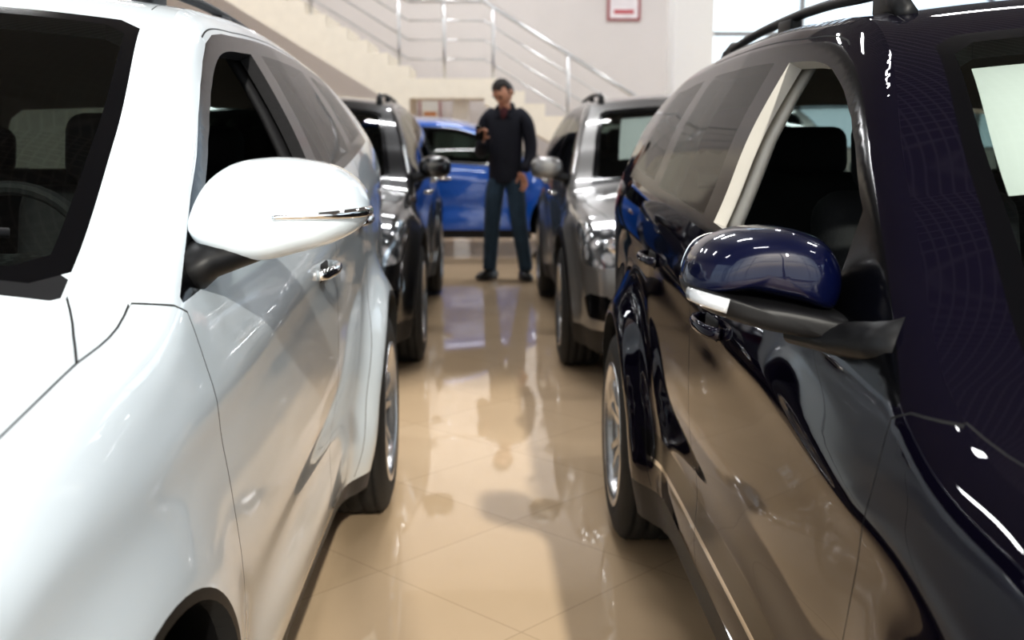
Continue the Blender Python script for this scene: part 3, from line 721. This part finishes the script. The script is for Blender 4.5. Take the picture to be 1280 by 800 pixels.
skin_obj('jacket', [(0, 0, 1.02), (0, 0, .84), (0, .005, 1.20), (0, .01, 1.38), (0, .005, 1.475), (-.13, .01, 1.45), (-.19, .01, 1.40), (-.205, .03, 1.18), (-.20, -.10, 1.12), (-.145, -.27, 1.23),
                    (.13, .01, 1.45), (.19, .01, 1.40), (.225, .03, 1.16), (.220, -.02, 1.06), (.185, -.09, .96)],
         [(0, 1), (0, 2), (2, 3), (3, 4), (3, 5), (5, 6), (6, 7), (7, 8), (8, 9), (3, 10), (10, 11), (11, 12), (12, 13), (13, 14)],
         [(.165, .12), (.172, .125), (.165, .12), (.16, .115), (.07, .065), .075, .072, .062, .058, .045, .075, .072, .062, .056, .046], M['jacket'], man)
skin_obj('shirt', [(0, -.035, 1.40), (0, -.045, 1.47), (0, -.03, 1.52)], [(0, 1), (1, 2)], [(.03, .083), (.042, .066), (.046, .050)], M['shirt'], man)
skin_obj('jacket_collar', [(-.045, -.085, 1.41), (-.075, -.02, 1.50), (-.05, .06, 1.535), (0, .075, 1.54), (.05, .06, 1.535), (.075, -.02, 1.50), (.045, -.085, 1.41)], [(i, i+1) for i in range(6)], [.024]*7, M['jacket'], man)
skin_obj('neck', [(0, -.0, 1.46), (0, -.022, 1.53), (0, -.055, 1.60)], [(0, 1), (1, 2)], [.056, .053, .05], M['skin'], man)
def head():
    bm = bmesh.new(); bmesh.ops.create_uvsphere(bm, u_segments=40, v_segments=28, radius=1)
    for v in bm.verts:
        x, y, z = v.co
        X = x*.078; Y = y*.098; Z = z*.118
        if z < 0:
            k = 1-.30*(-z)**1.4; X *= k
            if y < 0: Y *= 1-.10*(-z)
            else: Y *= 1-.35*(-z)
        if y < 0: Y = max(Y, -.088)-.004*math.exp(-((z+.55)/.2)**2)*math.exp(-(x/.3)**2)
        if y < -.3:
            Y -= .028*math.exp(-(x/.16)**2)*math.exp(-((z+.18)/.20)**2)*(1 if z > -.36 else .5)
            Y += .010*(math.exp(-((x-.36)/.17)**2)+math.exp(-((x+.36)/.17)**2))*math.exp(-((z-.06)/.12)**2)
            Y -= .006*math.exp(-((z-.26)/.09)**2)
            Y -= .005*math.exp(-((z+.50)/.05)**2)*math.exp(-(x/.3)**2)
            Y -= .005*math.exp(-((z+.62)/.05)**2)*math.exp(-(x/.3)**2)
        v.co = (X, Y, Z)
    me = bpy.data.meshes.new('head'); bm.to_mesh(me); bm.free(); me.materials.append(M['skin'])
    for p in me.polygons: p.use_smooth = True
    hd = bpy.data.objects.new('head', me); S.collection.objects.link(hd)
    parts = [hd]
    bm = bmesh.new(); bmesh.ops.create_uvsphere(bm, u_segments=40, v_segments=28, radius=1)
    dl = [v for v in bm.verts if not (v.co.z > .52+.10*math.sin(v.co.x*9) or (v.co.y > -.20 and v.co.z > -.12) or (v.co.y > .30 and v.co.z > -.6))]
    bmesh.ops.delete(bm, geom=dl, context='VERTS')
    for v in bm.verts:
        x, y, z = v.co; n = .005*math.sin(x*17+z*11)*math.cos(y*13)
        v.co = (x*(.083+n), y*(.102+n)+.003, z*(.124+n) if z > 0 else z*.118)
    me = bpy.data.meshes.new('hair'); bm.to_mesh(me); bm.free(); me.materials.append(M['hair']); [setattr(p, 'use_smooth', True) for p in me.polygons]
    hr = bpy.data.objects.new('hair', me); S.collection.objects.link(hr)
    so = hr.modifiers.new('s', 'SOLIDIFY'); so.thickness = .008; parts.append(hr)
    for sg in (-1, 1):
        bm = bmesh.new(); bmesh.ops.create_uvsphere(bm, u_segments=16, v_segments=12, radius=1)
        for v in bm.verts: v.co = (v.co.x*.010+sg*(.080+.006*v.co.y), v.co.y*.018+.008, v.co.z*.032-.008)
        me = bpy.data.meshes.new('ear'); bm.to_mesh(me); bm.free(); me.materials.append(M['skin']); o = bpy.data.objects.new('ear', me); S.collection.objects.link(o); parts.append(o)
        bm = bmesh.new(); bmesh.ops.create_uvsphere(bm, u_segments=16, v_segments=12, radius=.011)
        me = bpy.data.meshes.new('eye'); bm.to_mesh(me); bm.free(); me.materials.append(M['hair']); o = bpy.data.objects.new('eye', me); S.collection.objects.link(o); o.location = (sg*.028, -.079, .004); parts.append(o)
        parts.append(box('eyebrow', (sg*.029, -.090, .028), (.034, .008, .006), M['hair']))
    parts.append(box('lips', (0, -.094, -.064), (.042, .008, .009), pbr('lips', (.4, .13, .1), .5), None, None, .003, 2))
    he = empty('head_pivot', (-.005, -.075, 1.64)); he.rotation_euler = (.72, 0, -.45); he.parent = man
    for p in parts: p.parent = he
head()
def hand(name, c, R, parent):
    """palm along +z, palm facing -y, thumb +x"""
    V = [(0, 0, -.02), (0, 0, .03), (0, 0, .075)]; E = [(0, 1), (1, 2)]; Rr = [(.026, .020), (.036, .016), (.040, .014)]
    fx = [(-.032, .062, .85), (-.011, .072, 1.), (.011, .075, 1.08), (.032, .068, .97)]
    for x, z, l in fx:
        b = len(V); V += [(x, 0, z+.01), (x*1.05, -.012, z+.045*l), (x*1.05, -.035, z+.062*l), (x, -.052, z+.060*l)]
        E += [(2, b), (b, b+1), (b+1, b+2), (b+2, b+3)]; Rr += [.010, .0095, .0088, .008]
    b = len(V); V += [(.035, -.01, .02), (.055, -.028, .045), (.058, -.045, .068)]; E += [(0, b), (b, b+1), (b+1, b+2)]; Rr += [.014, .011, .009]
    o = skin_obj(name, V, E, Rr, M['skin'], parent, 0, 2); o.location = c; o.rotation_euler = R; return o
hand('raised_hand', (-.14, -.30, 1.25), (.75, .1, .3), man)
hand('lowered_hand', (.175, -.11, .945), (math.pi-.3, .1, 2.6), man)
box('phone', (-.135, -.375, 1.295), (.07, .01, .14), M['gloss'], man, (.5, 0, .3), .004, 2)
for sx, y, rz, nm in ((-.155, -.06, -.45, 'l'), (.185, -.03, .55, 'r')):
    bm = bmesh.new(); bmesh.ops.create_uvsphere(bm, u_segments=24, v_segments=16, radius=1)
    for v in bm.verts:
        x, yy, z = v.co; w = .048-.008*yy
        v.co = (x*w, yy*.150, max(z, -.45)*(.055+.03*max(0, yy)))
        if yy < -.2: v.co.z *= 1-.3*(-yy-.2)
        v.co.z += .03
    me = bpy.data.meshes.new('shoe'); bm.to_mesh(me); bm.free(); me.materials.append(M['shoe']); [setattr(p, 'use_smooth', True) for p in me.polygons]
    zmin = min(v.co.z for v in me.vertices)
    o = bpy.data.objects.new('shoe_'+nm, me); S.collection.objects.link(o); o.parent = man; o.location = (sx, y, -zmin); o.rotation_euler = (0, 0, rz)
# ------------------------------------------------------------------ light
w = bpy.data.worlds.new('sky'); S.world = w; w.use_nodes = True; t = w.node_tree; t.nodes.clear()
sk = t.nodes.new('ShaderNodeTexSky'); sk.sky_type = 'NISHITA'; sk.sun_disc = False; sk.sun_elevation = math.radians(28); sk.sun_rotation = math.radians(180); sk.air_density = 1.; sk.dust_density = 3
bg = t.nodes.new('ShaderNodeBackground'); bg.inputs[1].default_value = .45
wo = t.nodes.new('ShaderNodeOutputWorld')
mxw = t.nodes.new('ShaderNodeMix'); mxw.data_type = 'RGBA'; mxw.inputs[0].default_value = .85; mxw.inputs[7].default_value = (2.65, 3.05, 3.45, 1)
t.links.new(sk.outputs[0], mxw.inputs[6]); t.links.new(mxw.outputs[2], bg.inputs[0]); t.links.new(bg.outputs[0], wo.inputs[0])
ld = bpy.data.lights.new('sun', 'SUN'); ld.energy = 3.6; ld.angle = math.radians(1.2); ld.color = (1, .94, .85)
lo = bpy.data.objects.new('sun', ld); S.collection.objects.link(lo)
lo.rotation_euler = Vector((-.13, .88, -.46)).to_track_quat('-Z', 'Y').to_euler()
# ------------------------------------------------------------------ camera
cd = bpy.data.cameras.new('camera'); co = bpy.data.objects.new('camera', cd); S.collection.objects.link(co); S.camera = co
cd.sensor_width = 36; cd.lens = 1367/1280*36
co.location = (0, 0, 1.35)
co.rotation_euler = (math.radians(90-10.04), 0, math.radians(-1.34))
cd.clip_start = .02
cd.dof.use_dof = True; cd.dof.focus_distance = 1.95; cd.dof.aperture_fstop = 4.0
S.view_settings.view_transform = 'Standard'; S.view_settings.exposure = .12
for lk in ('Medium High Contrast', 'None'):
    try:
        S.view_settings.look = lk; break
    except Exception: pass
